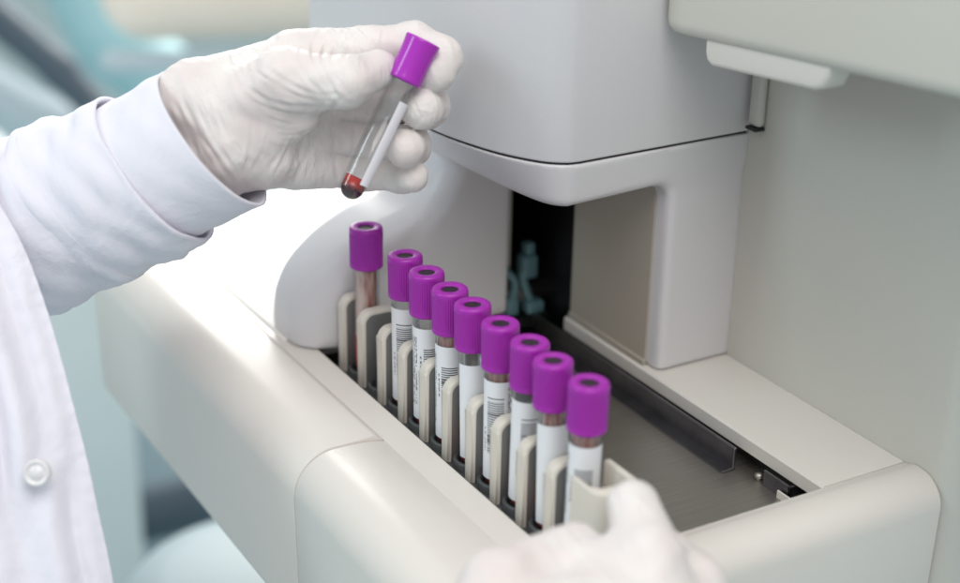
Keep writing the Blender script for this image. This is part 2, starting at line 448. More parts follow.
# upper hood box
fp_top = bez([(66, -84.3), (59.3, -82.8), (50.3, -75.3), (40.1, -57.1), (33.0, -33.4), (29.2, -9.4), (27.2, 25), (26.5, 70), (26.5, 118)], 5)
fpt = [(p_[0], p_[1]) for p_ in fp_top] + [(40, 130), (165.4, 130), (165.4, -81.5)]
bm = bmesh.new(); prism(bm, fpt, 'z', 119.7, 420, 1.1, 3)
part('hood', bm, M['cool'], an, 40)
# dark shadow gap + raised lip under hood
def inset(pts, d, c=(100, 20)):
    out = []
    for x, y in pts:
        v = np.array([x-c[0], y-c[1]]); n = np.linalg.norm(v); out.append(tuple(np.array([x, y]) - v/n*d))
    return out
bm = bmesh.new(); prism(bm, inset(fpt, 1.6), 'z', 117, 121.2); part('hood_seal', bm, M['gasket'], an, 40)
bm = bmesh.new(); rbox(bm, 160.5, 165.5, -93.5, -84.9, 124.6, 170, 2.4, 4); part('hinge_cover', bm, M['greige'], an)
bm = bmesh.new(); rbox(bm, 159.5, 165.4, -93, -85.2, 122.8, 124.5, 0.5, 2); part('hinge_seal', bm, M['gasket'], an)

# gantry: band + right leg + flared left leg, one moulding
h = 1.3
P = grid((-48, -96, -4), (167.4, 118, 124), h)
X, Y, Z = P[..., 0], P[..., 1], P[..., 2]
xy = P[:, :, 0, :2]
fb = bez([(66, -81.5), (61.0, -80.5), (54.5, -71.5), (51, -50), (48.8, -16), (48, 13), (48, 60), (48, 118)], 5)
A2 = poly_sdf(xy[..., 0], xy[..., 1], [(p_[0], p_[1]) for p_ in fp_top] + [(40, 130), (178, 130), (178, -81.5)])
B2 = poly_sdf(xy[..., 0], xy[..., 1], [(p_[0], p_[1]) for p_ in fb] + [(178, 118), (178, -79.5)])
t = np.clip((118.6-Z)/22, 0, 1.0)
dxy = A2[:, :, None]*(1-t) + B2[:, :, None]*t
legx = 121.5
xz = smin(97-Z+(X-62).clip(0, 60)*0.04, legx-X, 11)      # beam and right leg in one plane, with a rounded inner corner
arch = smax(dxy, xz, 4.5)
# flared left leg
prof = [(-25, -6), (-26, 3), (-26, 12), (-24, 24), (-18, 36), (-7, 47), (5, 55), (20, 62), (36, 67), (48, 76), (58, 96), (62, 112), (104, 112), (104, -6)]
prof = [(p_[0], p_[1]) for p_ in bez(prof, 4)]
LX, LZ = P[:, 0, :, 0], P[:, 0, :, 2]
L2 = poly_sdf(LX, LZ, prof)[:, None, :]
yf = 15.0 + 9.0*np.exp(-((X+28)/16)**2)
r = 13.0
q1 = L2 + r; q2 = np.maximum(yf-Y, Y-66) + r
blade = np.minimum(np.maximum(q1, q2), 0) + np.sqrt(np.maximum(q1, 0)**2 + np.maximum(q2, 0)**2) - r
# soft hollow between the rounded outer rim and the flat inner part
cr = cone(P, (-10, 10, 6), (50, 10, 72), 4, 6)
blade = smax(blade, -(cr+3.5), 8)
arch = smin(arch, blade, 13)
# passage cut: interior to the right of the left leg
cut = np.maximum(np.maximum(91.2-X, X-136), np.maximum(-1.5-Y, Z-94))
arch = np.maximum(arch, -cut)
arch = np.maximum(arch, np.maximum(np.maximum(Z-118.6, 0.3-Z), X-166.6))
V, Q = surface_nets(arch, (-48, -96, -4), h)
me = mesh_from('gantry', V, Q)
place('gantry', me, M['cool'], an)
# dull inner side of the right leg, slightly set back behind the moulded frame
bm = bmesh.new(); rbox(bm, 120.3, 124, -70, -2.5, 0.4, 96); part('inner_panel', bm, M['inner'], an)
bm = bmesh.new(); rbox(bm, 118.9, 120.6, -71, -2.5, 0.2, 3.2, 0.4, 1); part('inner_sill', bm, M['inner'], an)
# dark interior and the sample gripper inside it
bm = bmesh.new()
rbox(bm, 91.6, 94, 40, 112, -14, 116); rbox(bm, 94, 140, 100, 104, -14, 116); rbox(bm, 121.8, 126, -1.4, 100, -14, 93); rbox(bm, 92, 122, -1.9, 100, 93.5, 100)
part('interior_lining', bm, M['black'], an)
grip = empty('gripper', (100, 50, 0)); grip.parent = an; grip.location = [a*S for a in (40, 50, 90)]
bm = bmesh.new(); rbox(bm, 97.5, 102.5, 30, 35, 12, 93, 1.5, 2); part('post', bm, M['greige'], grip)
def blob(name, pts, mat, par, smooth_k=7):
    pa = np.array([p_[:3] for p_ in pts], float); rr = np.array([p_[3] for p_ in pts])
    lo = (pa-rr[:, None]).min(0)-4; hi = (pa+rr[:, None]).max(0)+4
    G = grid(lo, hi, 1.0); d = None
    for a, r_ in zip(pa, rr):
        e = np.sqrt(((G-a)**2).sum(-1))-r_
        d = e if d is None else smin(d, e, smooth_k)
    V, Q = surface_nets(d, lo, 1.0); return place(name, mesh_from(name, V, Q), mat, par)
def tube_mesh(pts, r, n=14):
    pts = [np.array(p_, float) for p_ in bez(pts, 8)]; V = []; Fc = []
    for i, p_ in enumerate(pts):
        t_ = pts[min(i+1, len(pts)-1)]-pts[max(i-1, 0)]; t_ /= np.linalg.norm(t_)
        a_ = np.cross(t_, [0.3, 0.9, 0.1]); a_ /= np.linalg.norm(a_); b_ = np.cross(t_, a_)
        for k in range(n):
            V.append(p_ + r*(a_*math.cos(2*math.pi*k/n)+b_*math.sin(2*math.pi*k/n)))
    for i in range(len(pts)-1):
        for k in range(n): Fc.append((i*n+k, i*n+(k+1) % n, (i+1)*n+(k+1) % n, (i+1)*n+k))
    Fc.append(tuple(range(n-1, -1, -1))); Fc.append(tuple((len(pts)-1)*n+k for k in range(n)))
    return Fc, V
for nm, pts_, r_ in (('tubing', [(113, 29, 22), (108, 27, 16), (112, 26, 2), (117, 24, -6)], 2.6), ('tubing', [(97, 30, 22), (99, 27, 18), (102, 25, 12), (98, 24, -4)], 2.4)):
    Fc_, V_ = tube_mesh(pts_, r_); place(nm, mesh_from(nm, V_, Fc_), M['tealknob'], grip)
bm = bmesh.new(); rbox(bm, 106.5, 117, 24, 33, 13, 27, 2.5, 3); rbox(bm, 109, 115, 25, 32, 27, 34, 1.5, 2); part('jaw', bm, M['tealknob'], grip)
bm = bmesh.new(); rbox(bm, 96, 104, 22, 30, -6, 5, 2, 3); rbox(bm, 108, 119, 20, 28, -6, 1, 1.5, 3); part('foot', bm, M['tealknob'], grip)
bm = bmesh.new(); rbox(bm, 94.2, 121, 18, 60, -12.4, -6, 1, 1); part('carriage', bm, M['black'], grip)

# swing-up lid over the right side, with its grip tab
z0 = lambda y: 175.0 + (-85-y)*0.085
pr = [(-84.8, 330), (-84.8, z0(-85)+7)] + [(-84.8+7*(1-math.cos(a)), 0) for a in ()] + [( -86.5, z0(-86)+2.6), (-90.5, z0(-90)+0.3), (-96, z0(-96)), (-420, z0(-420)), (-420, 330)]
bm = bmesh.new()
t_ = bmesh.new()
va = [t_.verts.new((106.5, y, z)) for y, z in pr]; vb = [t_.verts.new((165.2, y, z)) for y, z in pr]
t_.faces.new(va); t_.faces.new(list(reversed(vb)))
for i in range(len(pr)): t_.faces.new((va[i], vb[i], vb[(i+1) % len(pr)], va[(i+1) % len(pr)]))
bmesh.ops.recalc_face_normals(t_, faces=t_.faces)
es = [e for e in t_.edges if all(abs(v.co.x-106.5) < 1e-3 for v in e.verts)]
bmesh.ops.bevel(t_, geom=es, offset=6, segments=6, affect='EDGES', profile=0.5, clamp_overlap=True)
tm = bpy.data.meshes.new('t'); t_.to_mesh(tm); t_.free(); bm.from_mesh(tm)
ld = part('lid', bm, M['lid'], an, 40)
pts = []
zt = lambda y: z0(y)+1.0
tabp = [(-113, zt(-113)), (-113, zt(-113)-6)] + [(-114.5, zt(-114)-9.5), (-118, zt(-118)-11.6)] + [(-184, zt(-184)-11), (-189, zt(-189)-9.4), (-192, zt(-192)-4), (-192, zt(-192))]
bm = bmesh.new(); prism(bm, tabp, 'x', 109, 122, 2.2, 4); part('grip_tab', bm, M['warm'], ld, 50)

# =================================================================== tube rack
RX, RY, RZ = 0, -96, -12.4
rack = empty('sample_rack', (RX, RY, RZ), 'off-white plastic rack of ten slots in the analyser deck, second slot from far end empty', 'tube rack')
bm = bmesh.new(); rbox(bm, -12, 12, -217, 17, RZ, RZ+5, 0.8, 2); part('rack_base', bm, M['rackdark'], rack)
bm = bmesh.new(); rbox(bm, 9.6, 12, -214, 14, RZ+4, 14, 0.8, 2); part('back_wall', bm, M['rack'], rack)
PITCH_Y = 21.35
def fin_mesh():
    bm = bmesh.new()
    top = 45.2; hw = 3.3
    # outline in x,z ; rounded top corners
    pts = [(-9.4, 0), (-9.4, top-6)] + arc(-3.4, top-6, 6, 180, 90, 6) + arc(5, top-6, 6, 90, 0, 6) + [(11, 0)]
    prism(bm, pts, 'y', -hw, hw, 1.7, 5)
    return bm_mesh('partition', bm)
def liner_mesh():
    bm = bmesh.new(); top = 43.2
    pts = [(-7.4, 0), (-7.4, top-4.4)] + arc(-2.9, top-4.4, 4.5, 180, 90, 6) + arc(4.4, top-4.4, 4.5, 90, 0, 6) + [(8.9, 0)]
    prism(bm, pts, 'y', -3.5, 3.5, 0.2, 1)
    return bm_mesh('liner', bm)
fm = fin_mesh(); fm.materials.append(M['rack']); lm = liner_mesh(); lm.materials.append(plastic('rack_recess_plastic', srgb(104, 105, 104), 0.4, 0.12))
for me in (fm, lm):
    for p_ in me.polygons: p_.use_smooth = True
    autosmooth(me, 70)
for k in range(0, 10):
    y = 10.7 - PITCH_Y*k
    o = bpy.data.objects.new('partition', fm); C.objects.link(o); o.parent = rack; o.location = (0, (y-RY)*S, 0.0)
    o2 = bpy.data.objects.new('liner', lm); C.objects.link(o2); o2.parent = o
# cups round the tube bottoms
cup = lathe('cup', [(7.2, 0), (7.2, 8.5), (7.8, 9.2), (8.8, 9.2), (9.4, 8.5), (9.4, 0)], 36)
cup.materials.append(M['rackdark'])
for p_ in cup.polygons: p_.use_smooth = True
for k in range(10):
    o = bpy.data.objects.new('cup', cup); C.objects.link(o); o.parent = rack; o.location = (0, (-PITCH_Y*k-RY)*S, 0)
# closed near end with a thicker rounded wall
bm = bmesh.new()
out = [(-10, -199)] + arc(-4, -212, 6, 180, 270, 6) + arc(6, -212, 6, 270, 360, 6) + [(12, -194), (9, -194)] + arc(4.5, -208, 4.5, 0, -90, 5) + arc(-3, -208, 4.5, 270, 180, 5) + [(-7.5, -199)]
prism(bm, out, 'z', RZ+2, 36, 1.3, 3); part('end_wall', bm, M['rack'], rack)

# =================================================================== tubes
def rib(r, z, i): return r
CAPSEG = 192
def cap_mesh(ribs=True):
    prof = [(6.7, 61.2), (7.5, 61.0), (8.15, 61.4), (8.25, 62.2), (8.1, 63.0), (7.95, 64.0), (7.95, 68), (8.0, 74), (8.05, 78.8), (8.2, 79.6), (8.2, 80.6), (7.9, 81.5), (7.3, 82.0), (5.8, 81.9), (4.0, 81.7), (3.75, 81.4), (3.7, 80.0), (3.7, 78.4)]
    def f(r, z, i):
        if ribs and 63.2 < z < 79.2 and r > 7.5: return r + (0.2 if (i % 4) < 2 else -0.16)
        return r
    me = lathe('cap', prof, CAPSEG, f)
    return me
def cap_held():
    prof = [(6.7, 61.2), (7.7, 61.0), (8.3, 61.5), (8.35, 62.3), (8.15, 63.4), (8.0, 66), (7.95, 69.5), (8.0, 73), (8.15, 77), (8.45, 80.6), (8.5, 81.6), (8.2, 82.1), (5.8, 82.0), (4.0, 81.7), (3.75, 81.4), (3.7, 80.0), (3.7, 78.4)]
    return lathe('cap', prof, 96)
def disk(name, r, z, seg=24):
    V = [(0, 0, z)] + [(r*math.cos(2*math.pi*i/seg), r*math.sin(2*math.pi*i/seg), z) for i in range(seg)]
    return mesh_from(name, V, [(0, 1+i, 1+(i+1) % seg) for i in range(seg)])
def tube_glass(z_in=26):
    out = [(0.02, 0)] + [(6.5*math.sin(math.radians(a)), 6.5-6.5*math.cos(math.radians(a))) for a in range(10, 91, 10)] + [(6.6, 62), (6.6, 66)]
    inn = [(5.6*math.sin(math.radians(a)), 6.5-5.6*math.cos(math.radians(a))) for a in range(90, 9, -10)] + [(0.02, 0.9)]
    return lathe('glass_tube', out+[(5.7, 66), (5.6, z_in)], 64)
def blood_mesh(level):
    pr = [(0.02, 0.92)] + [(5.56*math.sin(math.radians(a)), 6.5-5.56*math.cos(math.radians(a))) for a in range(10, 91, 10)] + [(5.56, level+0.5), (5.2, level+0.1), (0.02, level)]
    return lathe('blood', pr, 48)
def strip(name, r, z0_, z1, a0, a1, na=40, nz=2):
    V = []; Fc = []
    for j in range(nz+1):
        for i in range(na+1):
            a = a0+(a1-a0)*i/na; V.append((r*math.cos(a), r*math.sin(a), z0_+(z1-z0_)*j/nz))
    for j in range(nz):
        for i in range(na): Fc.append((j*(na+1)+i, j*(na+1)+i+1, (j+1)*(na+1)+i+1, (j+1)*(na+1)+i))
    return mesh_from(name, V, Fc)
def addpart(name, me, mat, root):
    if len(me.materials) == 0: me.materials.append(mat)
    for p_ in me.polygons: p_.use_smooth = True
    o = bpy.data.objects.new(name, me); C.objects.link(o); o.parent = root; return o
capm = cap_mesh(); autosm = None
stm = disk('stopper', 3.74, 81.1); glm = tube_glass(); blm = blood_mesh(24); flm = strip('blood_film', 5.5, 24, 60, 0, 5.2)
TUBES = [  # slot, cap-centre dx, dy, turn (deg), label kind, label
 (0, 0.0, 0.0, 0, None, 'tube with a pink stained wall and no label, standing alone in the farthest slot'),
 (2, -0.4, 1.6, 235, 0, 'tube with ribbed purple cap and tall barcode, first one nearer than the empty slot'),
 (3, -1.4, 0.3, 262, 1, 'second purple-capped tube nearer than the empty slot, only a scrap of barcode showing'),
 (4, -1.6, -0.3, 240, 1, 'third purple-capped tube nearer than the empty slot, short barcode low on its label'),
 (5, -1.2, 1.8, 290, 2, 'middle tube of the row, its white label showing upright small print'),
 (6, -0.8, 0.3, 226, 0, 'purple-capped tube just nearer than the row middle, fourth from the gloved fingers'),
 (7, 0.2, -0.4, 252, 0, 'third purple-capped tube from the gloved fingers, barcode edge on its left'),
 (8, -0.8, 1.9, 285, 2, 'purple-capped tube next to the nearest one, long label with fine print'),
 (9, 0.8, -0.4, 236, 1, 'nearest and largest purple-capped tube, in the slot by the gloved fingers')]
flm2 = strip('blood_film', 5.5, 40, 60.5, -1.6, 1.2)
def make_tube(name, lab_kind, capmesh, capmat, film=False, gm=None):
    root = bpy.data.objects.new('sample_tube', None); C.objects.link(root); root.empty_display_size = 0.01
    addpart('glass_tube', gm or glm, M['glass'], root)
    c_ = addpart('cap', capmesh, capmat, root)
    addpart('stopper', stm, M['stopper'], c_)
    if lab_kind is None:
        addpart('blood', blm, M['blood'], root)
        addpart('blood_film', flm, M['film'], root)
    elif lab_kind >= 0:
        addpart('blood', blm, M['blood'], root)
        if film: addpart('blood_film', flm2, M['film'], root)
        me = strip('tube_label', 6.72, 9, 56.5-(lab_kind*0.8), -1.95, 1.95)
        addpart('tube_label', me, LAB[lab_kind], root)
    return root
for slot, dx, dy, turn, kind, lab in TUBES:
    r_ = make_tube('sample_tube', kind, capm, M['cap'], slot in (4, 6, 8, 9))
    r_.location = (0, -PITCH_Y*slot*S, -10*S)
    tx, ty = dx/82, dy/82
    r_.rotation_euler = (-ty, tx, math.radians(turn))
    r_.rotation_mode = 'XYZ'
    mat3 = Matrix.Rotation(tx, 3, 'Y') @ Matrix.Rotation(-ty, 3, 'X') @ Matrix.Rotation(math.radians(turn), 3, 'Z')
    r_.rotation_euler = mat3.to_euler()
    tag(r_, lab, 'test tube', 'purple-capped tubes standing in the rack')

# the held tube
top = at(423.5, 40, 697); bot = at(346.5, 200, 703)
ax = (top-bot)/np.linalg.norm(top-bot)
zv = Vector(ax); xv = Vector(RGT); xv = (xv - zv*xv.dot(zv)).normalized(); yv = zv.cross(xv)
held = make_tube('sample_tube', -1, cap_held(), M['capheld'], gm=tube_glass(12.5))
mt = Matrix((xv, yv, zv)).transposed().to_4x4() @ Matrix.Scale(np.linalg.norm(top-bot)/82.0, 4); mt.translation = Vector(bot*S); held.matrix_world = mt
addpart('blood', blood_mesh(11), M['blood'], held)
addpart('tube_label', strip('tube_label', 6.72, 9.5, 52, -1.15, 0.62), M['paper'], held)
tag(held, 'purple-capped tube with dark blood in its tip, held tilted between gloved fingers', 'test tube')

# =================================================================== person
pers = empty('person', tuple(at(-160, 420, 760)), 'person in white lab coat and gloves lifting a tube and steadying the rack', 'person')

def sdf_hand(name, prims, mat, par, h=0.85, kpalm=7, creases=(), folds=True):
    allp = []
    for kind, *q in prims:
        a, b = q[0], q[1]; allp += [(np.array(at(*a[:3])), a[3]), (np.array(at(*b[:3])), b[3])]
    pa = np.array([p_[0] for p_ in allp]); rr = np.array([p_[1] for p_ in allp])
    # camera-aligned local frame keeps the grid small
    Rm = np.stack([RGT, UPV, -FWD])
    loc = (pa-CAM)@Rm.T
    lo = (loc-rr[:, None]).min(0)-4; hi = (loc+rr[:, None]).max(0)+4
    G = grid(lo, hi, h)
    def lp(a): return (np.array(at(*a[:3]))-CAM)@Rm.T
    groups = {}
    for kind, a, b in prims:
        e = cone(G, lp(a), lp(b), a[3], b[3])
        if kind in groups: groups[kind] = smin(groups[kind], e, kpalm if kind == 'palm' else 4.0)
        else: groups[kind] = e
    d = groups.pop('palm')
    fingers = None
    for k_, e in groups.items():
        fingers = e if fingers is None else smin(fingers, e, 0.7)
    # fingers melt into the palm only near the knuckles
    if fingers is not None: d = smin(d, fingers, 5.0)
    # soft unevenness of the loose latex
    g = G/1.0
    n = (np.sin(g[..., 0]*0.31+1.7*np.sin(g[..., 1]*0.17))*np.sin(g[..., 1]*0.27+1.3*np.sin(g[..., 2]*0.21)+1)*0.35
         + np.sin(g[..., 0]*0.9+g[..., 1]*0.5+2*np.sin(g[..., 2]*0.3+g[..., 1]*0.12))*0.10)
    d = d + n
    V, Q = surface_nets(d, lo, h)
    # folds of the loose latex: grooves with a raised lip, pressed into the side that faces the viewer
    if creases:
        p0, p1, p2, p3 = V[Q[:, 0]], V[Q[:, 1]], V[Q[:, 2]], V[Q[:, 3]]
        fn = np.cross(p2-p0, p3-p1); N = np.zeros_like(V)
        for k_ in range(4): np.add.at(N, Q[:, k_], fn)
        N /= np.linalg.norm(N, axis=1)[:, None]+1e-9
        if N[V[:, 2].argmax(), 2] < 0: N = -N
        px = CX+F_PX*V[:, 0]/-V[:, 2]; py = CY-F_PX*V[:, 1]/-V[:, 2]; dep = -V[:, 2]
        wt = np.clip(N[:, 2]*2.5+0.2, 0, 1)
        disp = np.zeros(len(V))
        for pts, dmax, amp, wid in creases:
            pts = [(p_[0]+random.uniform(-2.5, 2.5), p_[1]+random.uniform(-3, 3)) for p_ in pts]; wid = wid*random.uniform(0.75, 1.25)
            pts = np.array(bez(pts, 4)); best = np.full(len(V), 1e9); sd = np.zeros(len(V)); tt = np.zeros(len(V))
            for i in range(len(pts)-1):
                a, b = pts[i], pts[i+1]; e = b-a; L2 = e@e+1e-9
                wx, wy = px-a[0], py-a[1]; t = np.clip((wx*e[0]+wy*e[1])/L2, 0, 1)
                dx, dy = wx-e[0]*t, wy-e[1]*t; dd = np.hypot(dx, dy); m_ = dd < best
                best[m_] = dd[m_]; sd[m_] = np.sign(e[0]*wy-e[1]*wx)[m_]; tt[m_] = (i+t[m_])/(len(pts)-1)
            fade = np.clip(np.sin(np.pi*np.clip(tt*0.94+0.03, 0, 1))*1.8, 0, 1)
            x_ = best*sd/wid
            f_ = -np.exp(-x_**2) + 0.75*np.exp(-((x_-1.7)/1.1)**2) + 0.25*np.exp(-((x_+1.6)/1.1)**2)
            vary = 0.62 + 0.30*np.sin(px*0.13+py*0.07+len(pts)) + 0.22*np.sin(py*0.21-px*0.05)
            disp += 0.7*amp*vary*f_*fade*(dep < dmax)
        V = V + N*(disp*wt)[:, None]
    V = V@Rm + CAM
    return place(name, mesh_from(name, V, Q), mat, par)

D = 705; K_ = 0.915
def q(px, py, dz, r): return (px, py, D+dz*K_, r*K_)
LH = [
 ('palm', q(110, 150, 14, 19), q(198, 101, 4, 18.5)), ('palm', q(140, 200, 14, 18), q(222, 156, 6, 17.5)),
 ('palm', q(198, 101, 4, 18.5), q(298, 62, 16, 14.5)), ('palm', q(210, 130, 12, 17), q(312, 98, 22, 13.5)),
 ('palm', q(218, 148, 12, 16), q(308, 130, 26, 13)), ('palm', q(222, 156, 6, 17.5), q(300, 163, 27, 12)),
 ('palm', q(222, 118, -2, 17), q(285, 80, -12, 15)), ('palm', q(238, 142, 0, 16), q(296, 112, -4, 11.5)), ('palm', q(238,142,0,16), q(268,160,6,11)),
 ('thumb', q(285, 82, -14, 15), q(345, 82, -18, 11.8)), ('thumb', q(345, 82, -18, 11.8), q(378, 69, -6, 9.2)),
 ('index', q(298, 58, 15, 13.5), q(415, 44, 14, 10.2)), ('index', q(415, 44, 14, 10.2), q(439, 57, 9, 10.6)), ('index', q(439, 58, 9, 10.6), q(436, 72, 3, 9.8)),
 ('middle', q(312, 98, 22, 13), q(402, 100, 33, 10.3)), ('middle', q(402, 100, 33, 10.3), q(428, 106, 26, 10.2)), ('middle', q(428, 106, 26, 10.2), q(421, 108, 6, 10.4)),
 ('ring', q(308, 130, 26, 12.5), q(385, 140, 37, 9.8)), ('ring', q(385, 140, 37, 9.8), q(411, 146, 26, 9.5)), ('ring', q(411, 146, 26, 9.5), q(405, 148, 8, 9.6)),
 ('pinky', q(300, 163, 27, 12), q(362, 172, 42, 8.6)), ('pinky', q(362, 172, 42, 8.6), q(400, 176, 34, 8.0)), ('pinky', q(400, 176, 34, 8.0), q(412, 177, 20, 7.9)),
]
NEAR = D+14; FAR = D+60
CR = [
 ([(327, 44), (321, 62), (328, 82), (344, 103)], NEAR, 0.8, 2.6), ([(337, 47), (333, 66), (340, 86), (352, 100)], NEAR, 0.6, 2.0),
 ([(313, 38), (310, 58), (318, 78), (334, 98)], NEAR, 0.7, 2.4), ([(300, 34), (300, 56), (309, 80), (326, 96)], NEAR, 0.6, 2.2),
 ([(347, 50), (344, 62), (350, 74)], NEAR, 0.35, 1.8), ([(362, 52), (360, 66), (366, 84)], NEAR, 0.25, 1.8),
 ([(356, 88), (366, 80), (380, 76)], NEAR, 0.25, 1.6), ([(352, 60), (364, 58), (374, 62)], NEAR, 0.2, 1.6),
 ([(338, 94), (312, 92), (286, 80), (268, 66)], NEAR, 0.6, 2.2), ([(336, 99), (306, 99), (276, 88), (254, 72)], NEAR, 0.6, 2.4),
 ([(334, 104), (300, 108), (270, 98), (246, 86)], NEAR, 0.55, 2.2), ([(330, 109), (300, 116), (272, 110), (250, 98)], NEAR, 0.5, 2.0),
 ([(326, 114), (300, 124), (276, 122), (256, 112)], NEAR, 0.45, 2.0), ([(322, 122), (298, 134), (276, 134)], NEAR, 0.4, 2.0),
 ([(316, 132), (296, 146), (278, 146)], NEAR, 0.35, 2.0), ([(286, 60), (276, 74), (262, 84)], NEAR, 0.35, 1.8),
 ([(344, 100), (326, 120), (306, 158), (292, 188)], FAR, 1.1, 3.4), ([(306, 128), (298, 156), (284, 180)], NEAR, 0.5, 2.2),
 ([(296, 138), (284, 160), (270, 182)], NEAR, 0.4, 2.2), ([(284, 142), (276, 160), (256, 184)], NEAR, 0.45, 2.0),
 ([(266, 132), (264, 152), (250, 176)], NEAR, 0.4, 2.0), ([(250, 120), (252, 146), (242, 172)], NEAR, 0.35, 2.2),
 ([(176, 84), (190, 112), (204, 142), (234, 182)], FAR, 0.7, 2.6), ([(186, 76), (198, 104), (206, 128), (222, 152), (244, 184)], FAR, 0.6, 2.4),
 ([(198, 72), (206, 96), (208, 118)], FAR, 0.5, 2.6), ([(212, 66), (212, 84), (204, 100)], FAR, 0.5, 2.4), ([(174, 98), (184, 128), (200, 156)], FAR, 0.5, 2.4),
 ([(228, 56), (222, 74), (224, 100), (232, 120)], FAR, 0.35, 2.4), ([(246, 48), (240, 66), (244, 84)], FAR, 0.3, 2.2), ([(214, 110), (226, 134), (246, 154)], FAR, 0.4, 2.2),
 ([(350, 22), (343, 34), (341, 46)], FAR, 0.5, 2.0), ([(386, 24), (380, 36), (379, 48)], FAR, 0.6, 1.8), ([(366, 24), (356, 34), (344, 44)], FAR, 0.35, 1.8), ([(330, 24), (320, 32), (312, 44)], FAR, 0.4, 2.0),
 ([(336, 104), (335, 140), (337, 186)], FAR, 0.9, 2.6), ([(356, 108), (354, 146), (352, 186)], FAR, 0.4, 2.2), ([(322, 136), (318, 160), (316, 186)], FAR, 0.35, 2.2),
 ([(416, 40), (434, 47), (452, 50)], FAR, 0.3, 1.6), ([(424, 36), (442, 42), (456, 58)], FAR, 0.25, 1.6), ([(428, 60), (440, 70), (438, 86)], FAR, 0.25, 1.8),
 ([(404, 96), (420, 98), (436, 92)], FAR, 0.25, 1.6), ([(414, 104), (424, 116), (440, 112)], FAR, 0.25, 1.7), ([(392, 136), (402, 148), (416, 142)], FAR, 0.25, 1.6), ([(404, 158), (412, 148), (424, 150)], FAR, 0.22, 1.6), ([(400, 168), (412, 176), (424, 174)], FAR, 0.2, 1.6),
]
gl = sdf_hand('glove', LH, M['glove'], pers, 0.66, 8, CR)
gl['label'] = 'glove pinching the raised tube, palm towards the viewer'

def q6(px, py, dep, r): return (px, py, dep, r)
RH = [
 ('palm', q6(560, 900, 540, 27), q6(590, 690, 560, 26)), ('palm', q6(590, 690, 560, 26), q6(650, 660, 572, 20)),
 ('palm', q6(560, 690, 560, 24), q6(520, 640, 566, 18)), ('palm', q6(600, 640, 572, 22), q6(660, 640, 585, 16)),
 ('palm', q6(540, 640, 566, 20), q6(640, 605, 584, 17)), ('palm', q6(572, 575, 588, 12), q6(640, 566, 590, 13)), ('palm', q6(640, 600, 586, 15), q6(690, 620, 592, 14)),
 ('thumb', q6(478, 660, 560, 19), q6(500, 590, 574, 14.5)), ('thumb', q6(500, 590, 574, 14.5), q6(574, 549, 598, 10)),
 ('index', q6(650, 640, 578, 15), q6(650, 560, 584, 12.2)), ('index', q6(650, 560, 584, 12.2), q6(633, 506, 602, 9.8)),
 ('middle', q6(690, 650, 590, 13), q6(694, 585, 602, 11.5)), ('middle', q6(694, 585, 602, 11.5), q6(668, 555, 618, 9.5)),
]
gr = sdf_hand('glove', RH, M['glove'], pers, 1.2, 10, [])
gr['label'] = 'glove gripping the near end of the rack'

# coat sleeve of the raised arm: rings along the arm
MAJ = np.array([48, 66.0]); MAJ /= np.linalg.norm(MAJ)
def ring(cx, cy, dz, R, tt, n=72, fold=1.0, flat=0.86):
    c = at(cx, cy, D+dz*K_); R = R*K_
    mj = RGT*MAJ[0] - UPV*MAJ[1]
    wv = FWD*0.966 + (RGT*0.80 - UPV*-0.60)*0.26      # opening leans towards the viewer
    pts = []
    for i in range(n):
        a = 2*math.pi*i/n
        rr = R*(1 + fold*(0.018*math.sin(3*a+tt*0.11)+0.012*math.sin(5*a-tt*0.21+1)+0.006*math.sin(9*a+tt*.3)) + fold*0.008*math.sin(2.2*a+tt*0.16+2*math.sin(tt*.05)))
        pts.append(c + mj*rr*math.cos(a) + wv*rr*flat*math.sin(a))
    return pts
def sleeve(name, keys, mat, par, steps=10, thick=1.3, hem=0.0, fold=1.0):
    K = bez(keys, steps)
    rings = [ring(k_[0], k_[1], k_[2], k_[3], k_[0], 72, fold*1.35) for k_ in K]
    V = [p_ for r_ in rings for p_ in r_]; n = 72; Fc = []
    for j in range(len(rings)-1):
        for i in range(n):
            Fc.append((j*n+i, j*n+(i+1) % n, (j+1)*n+(i+1) % n, (j+1)*n+i))
    o = place(name, mesh_from(name, V, Fc), mat, par)
    md = o.modifiers.new('cloth', 'SOLIDIFY'); md.thickness = thick*S; md.offset = 0
    return o
coat = None
# coat front: hanging panel with a folded hem; u runs down the edge, v away from it
EDGE = [(-40, 130, 700), (-8, 192, 698), (20, 242, 694), (40, 290, 690), (56, 340, 686), (72, 400, 682), (86, 455, 680), (97, 510, 678), (108, 560, 676), (122, 640, 674), (140, 760, 672)]
E_ = bez(EDGE, 10)
nv = 46; V = []; Fc = []
for i, e in enumerate(E_):
    for j in range(nv):
        v = (j/(nv-1))**1.25*300
        pu = i
        dz = -24*math.sin(min(v, 150)/150*math.pi/2) + max(0, v-150)*0.5
        dz += 3.0*math.sin(v*0.05+pu*0.03)*min(1, v/40)
        dz += 5*math.exp(-((v-60-pu*0.35)/14)**2) - 4*math.exp(-((v-88-pu*0.2)/12)**2)
        dz += 1.6*math.sin(v*0.16 - pu*0.11+math.sin(pu*.15))*min(1, v/25)
        if v < 26: dz += -2.2*(1-(v/26)**8)*1.0
        dz += 0.3*math.sin(pu*1.9)*math.exp(-((v-3)/5)**2) + 0.25*math.sin(pu*1.3+1)*math.exp(-((v-24)/6)**2)
        V.append(at(e[0]-v, e[1]+v*0.10, e[2]+dz))
for i in range(len(E_)-1):
    for j in range(nv-1): Fc.append((i*nv+j, i*nv+j+1, (i+1)*nv+j+1, (i+1)*nv+j))
coat = place('lab_coat', mesh_from('lab_coat', V, Fc), M['coat'], pers)
